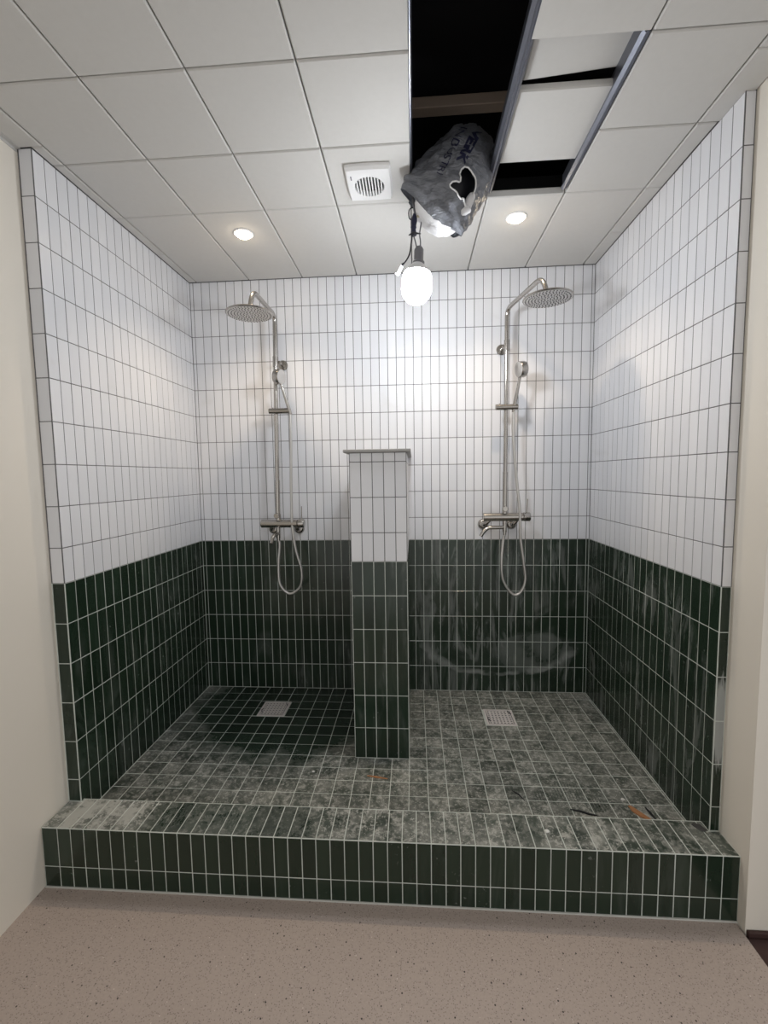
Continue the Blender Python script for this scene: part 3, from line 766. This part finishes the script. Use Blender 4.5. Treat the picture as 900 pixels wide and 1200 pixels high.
wr.build('tape_wrap', M['print'], bulb, smooth=True, label='cables wrapped in dark tape')
MB().tube([(bx-0.030, by, 2.241), (bx-0.012, by-0.010, 2.244), (bx+0.018, by-0.006, 2.241)], [0.0015, 0.006, 0.0015], 8).build('tape_end', M['black'], bulb, smooth=True)
MB().tube(bez([(bx-0.005, by, 2.32), (bx-0.010, by, 2.352), (bx-0.012, by+0.01, 2.40), (bx-0.006, by+0.02, 2.455), (bx+0.004, by+0.04, 2.50)], 6), 0.0042, 10).build('cable', M['grey_plastic'], bulb, smooth=True)
MB().tube(bez([(bx-0.002, by, 2.345), (bx-0.026, by-0.004, 2.335), (bx-0.027, by, 2.305), (bx-0.006, by, 2.292)], 6), 0.0022, 8).build('wire', M['black'], bulb, smooth=True)
MB().tube(bez([(bx-0.002, by-0.006, 2.335), (bx+0.018, by-0.008, 2.33), (bx+0.030, by-0.004, 2.305), (bx+0.036, by, 2.297)], 6), 0.0030, 8).build('wire', M['black'], bulb, smooth=True)
MB().box((bx+0.002, by-0.016, 2.300), (bx+0.024, by-0.006, 2.318), bev=0.003).build('terminal_block', M['copper'], bulb)
MB().tube(bez([(bx-0.016, by, 2.25), (bx-0.020, by-0.004, 2.21), (bx-0.028, by-0.008, 2.165), (bx-0.045, by-0.012, 2.135), (bx-0.066, by-0.014, 2.118)], 6), [0.0030]*20+[0.0045]*5, 8).build('spare_lead', M['black'], bulb, smooth=True)
pl = MB().tube([(bx-0.062, by-0.014, 2.120), (bx-0.078, by-0.016, 2.088)], 0.009, 10)
pl.build('lead_plug', M['plastic_white'], bulb, smooth=True, label='small white plug on the spare lead')

# debris ----------------------------------------------------------
def curl(name, pts, wd, mat, label, cat, h=0.0015, z=0.0004):
    b = MB(); n = len(pts); vs = []; P_ = [Vector((x, y, z)) for x, y in pts]
    for i, p in enumerate(P_):
        t = (P_[min(i+1, n-1)]-P_[max(i-1, 0)]).normalized(); s = Vector((-t.y, t.x, 0)); ww = wd*(0.25+0.75*math.sin(math.pi*(i+0.4)/(n-0.2)))
        lift = h*2*math.sin(math.pi*i/(n-1))
        vs += [p-s*ww, p+s*ww, p+s*ww*0.9+Vector((0, 0, h+lift)), p-s*ww*0.9+Vector((0, 0, h+lift))]
    fs = [(3, 2, 1, 0), tuple(4*(n-1)+i for i in range(4))]
    for i in range(n-1):
        for k in range(4): k2 = (k+1) % 4; fs.append((4*i+k, 4*i+k2, 4*i+4+k2, 4*i+4+k))
    b.add(vs, fs); return tag(b.build(name, mat), label, cat)
curl('wood_scrap', [(2.115, -0.900), (2.122, -0.925), (2.138, -0.950), (2.162, -0.972)], 0.012, M['orange'], 'orange brown curved scrap on the dusty tiles near the right kerb end', 'scrap')
curl('plastic_strip', [(2.172, -0.905), (2.176, -0.935), (2.180, -0.968)], 0.004, M['black'], 'short black plastic strip beside the orange scrap', 'scrap')
curl('plastic_strip', [(1.880, -0.930), (1.915, -0.940), (1.945, -0.953), (1.972, -0.957)], 0.004, M['black'], 'long curved black plastic strip on the dusty tiles behind the kerb', 'scrap')
curl('plastic_strip', [(1.680, -0.838), (1.700, -0.860), (1.718, -0.893)], 0.0018, M['black'], 'thin black plastic sliver on the dusty tiles in the right bay', 'scrap')
curl('wood_sliver', [(1.075, -0.776), (1.115, -0.785), (1.165, -0.792)], 0.004, M['orange'], 'thin orange brown sliver on tiles in front of the partition', 'scrap')
curl('dark_piece', [(2.250, -1.060), (2.262, -1.075), (2.276, -1.092)], 0.013, M['nozzle'], 'small dark piece lying on the right end of the kerb', 'scrap', z=ZK+0.0006)  # thin dark piece laid on the kerb tiles as a dark patch
def crumb(x, y, z, r, label):
    b = MB(); vs = []; fs = []
    for i, (zz, q) in enumerate(((0, 1.0), (0.6, 0.8), (0.95, 0.35))):
        for k in range(7):
            a = 2*math.pi*k/7+i*0.4; rr = r*q*(0.8+0.4*random.random()); vs.append((x+rr*math.cos(a), y+rr*math.sin(a)*0.8, z+r*0.7*zz))
    for i in range(2):
        for k in range(7): fs.append((i*7+k, i*7+(k+1) % 7, (i+1)*7+(k+1) % 7, (i+1)*7+k))
    fs += [tuple(range(6, -1, -1)), tuple(range(14, 21))]
    b.add(vs, fs); tag(b.build('mortar_crumb', M['mortar']), label, 'crumb', 'white mortar crumbs')
crumb(2.105, -0.868, 0.0004, 0.008, 'small white mortar crumb beside the orange scrap')
crumb(1.735, -1.120, ZK+0.0006, 0.010, 'white mortar crumb lying on the dusty kerb')
crumb(0.835, -0.760, 0.0004, 0.006, 'small white mortar crumb on the tiles left of the partition')
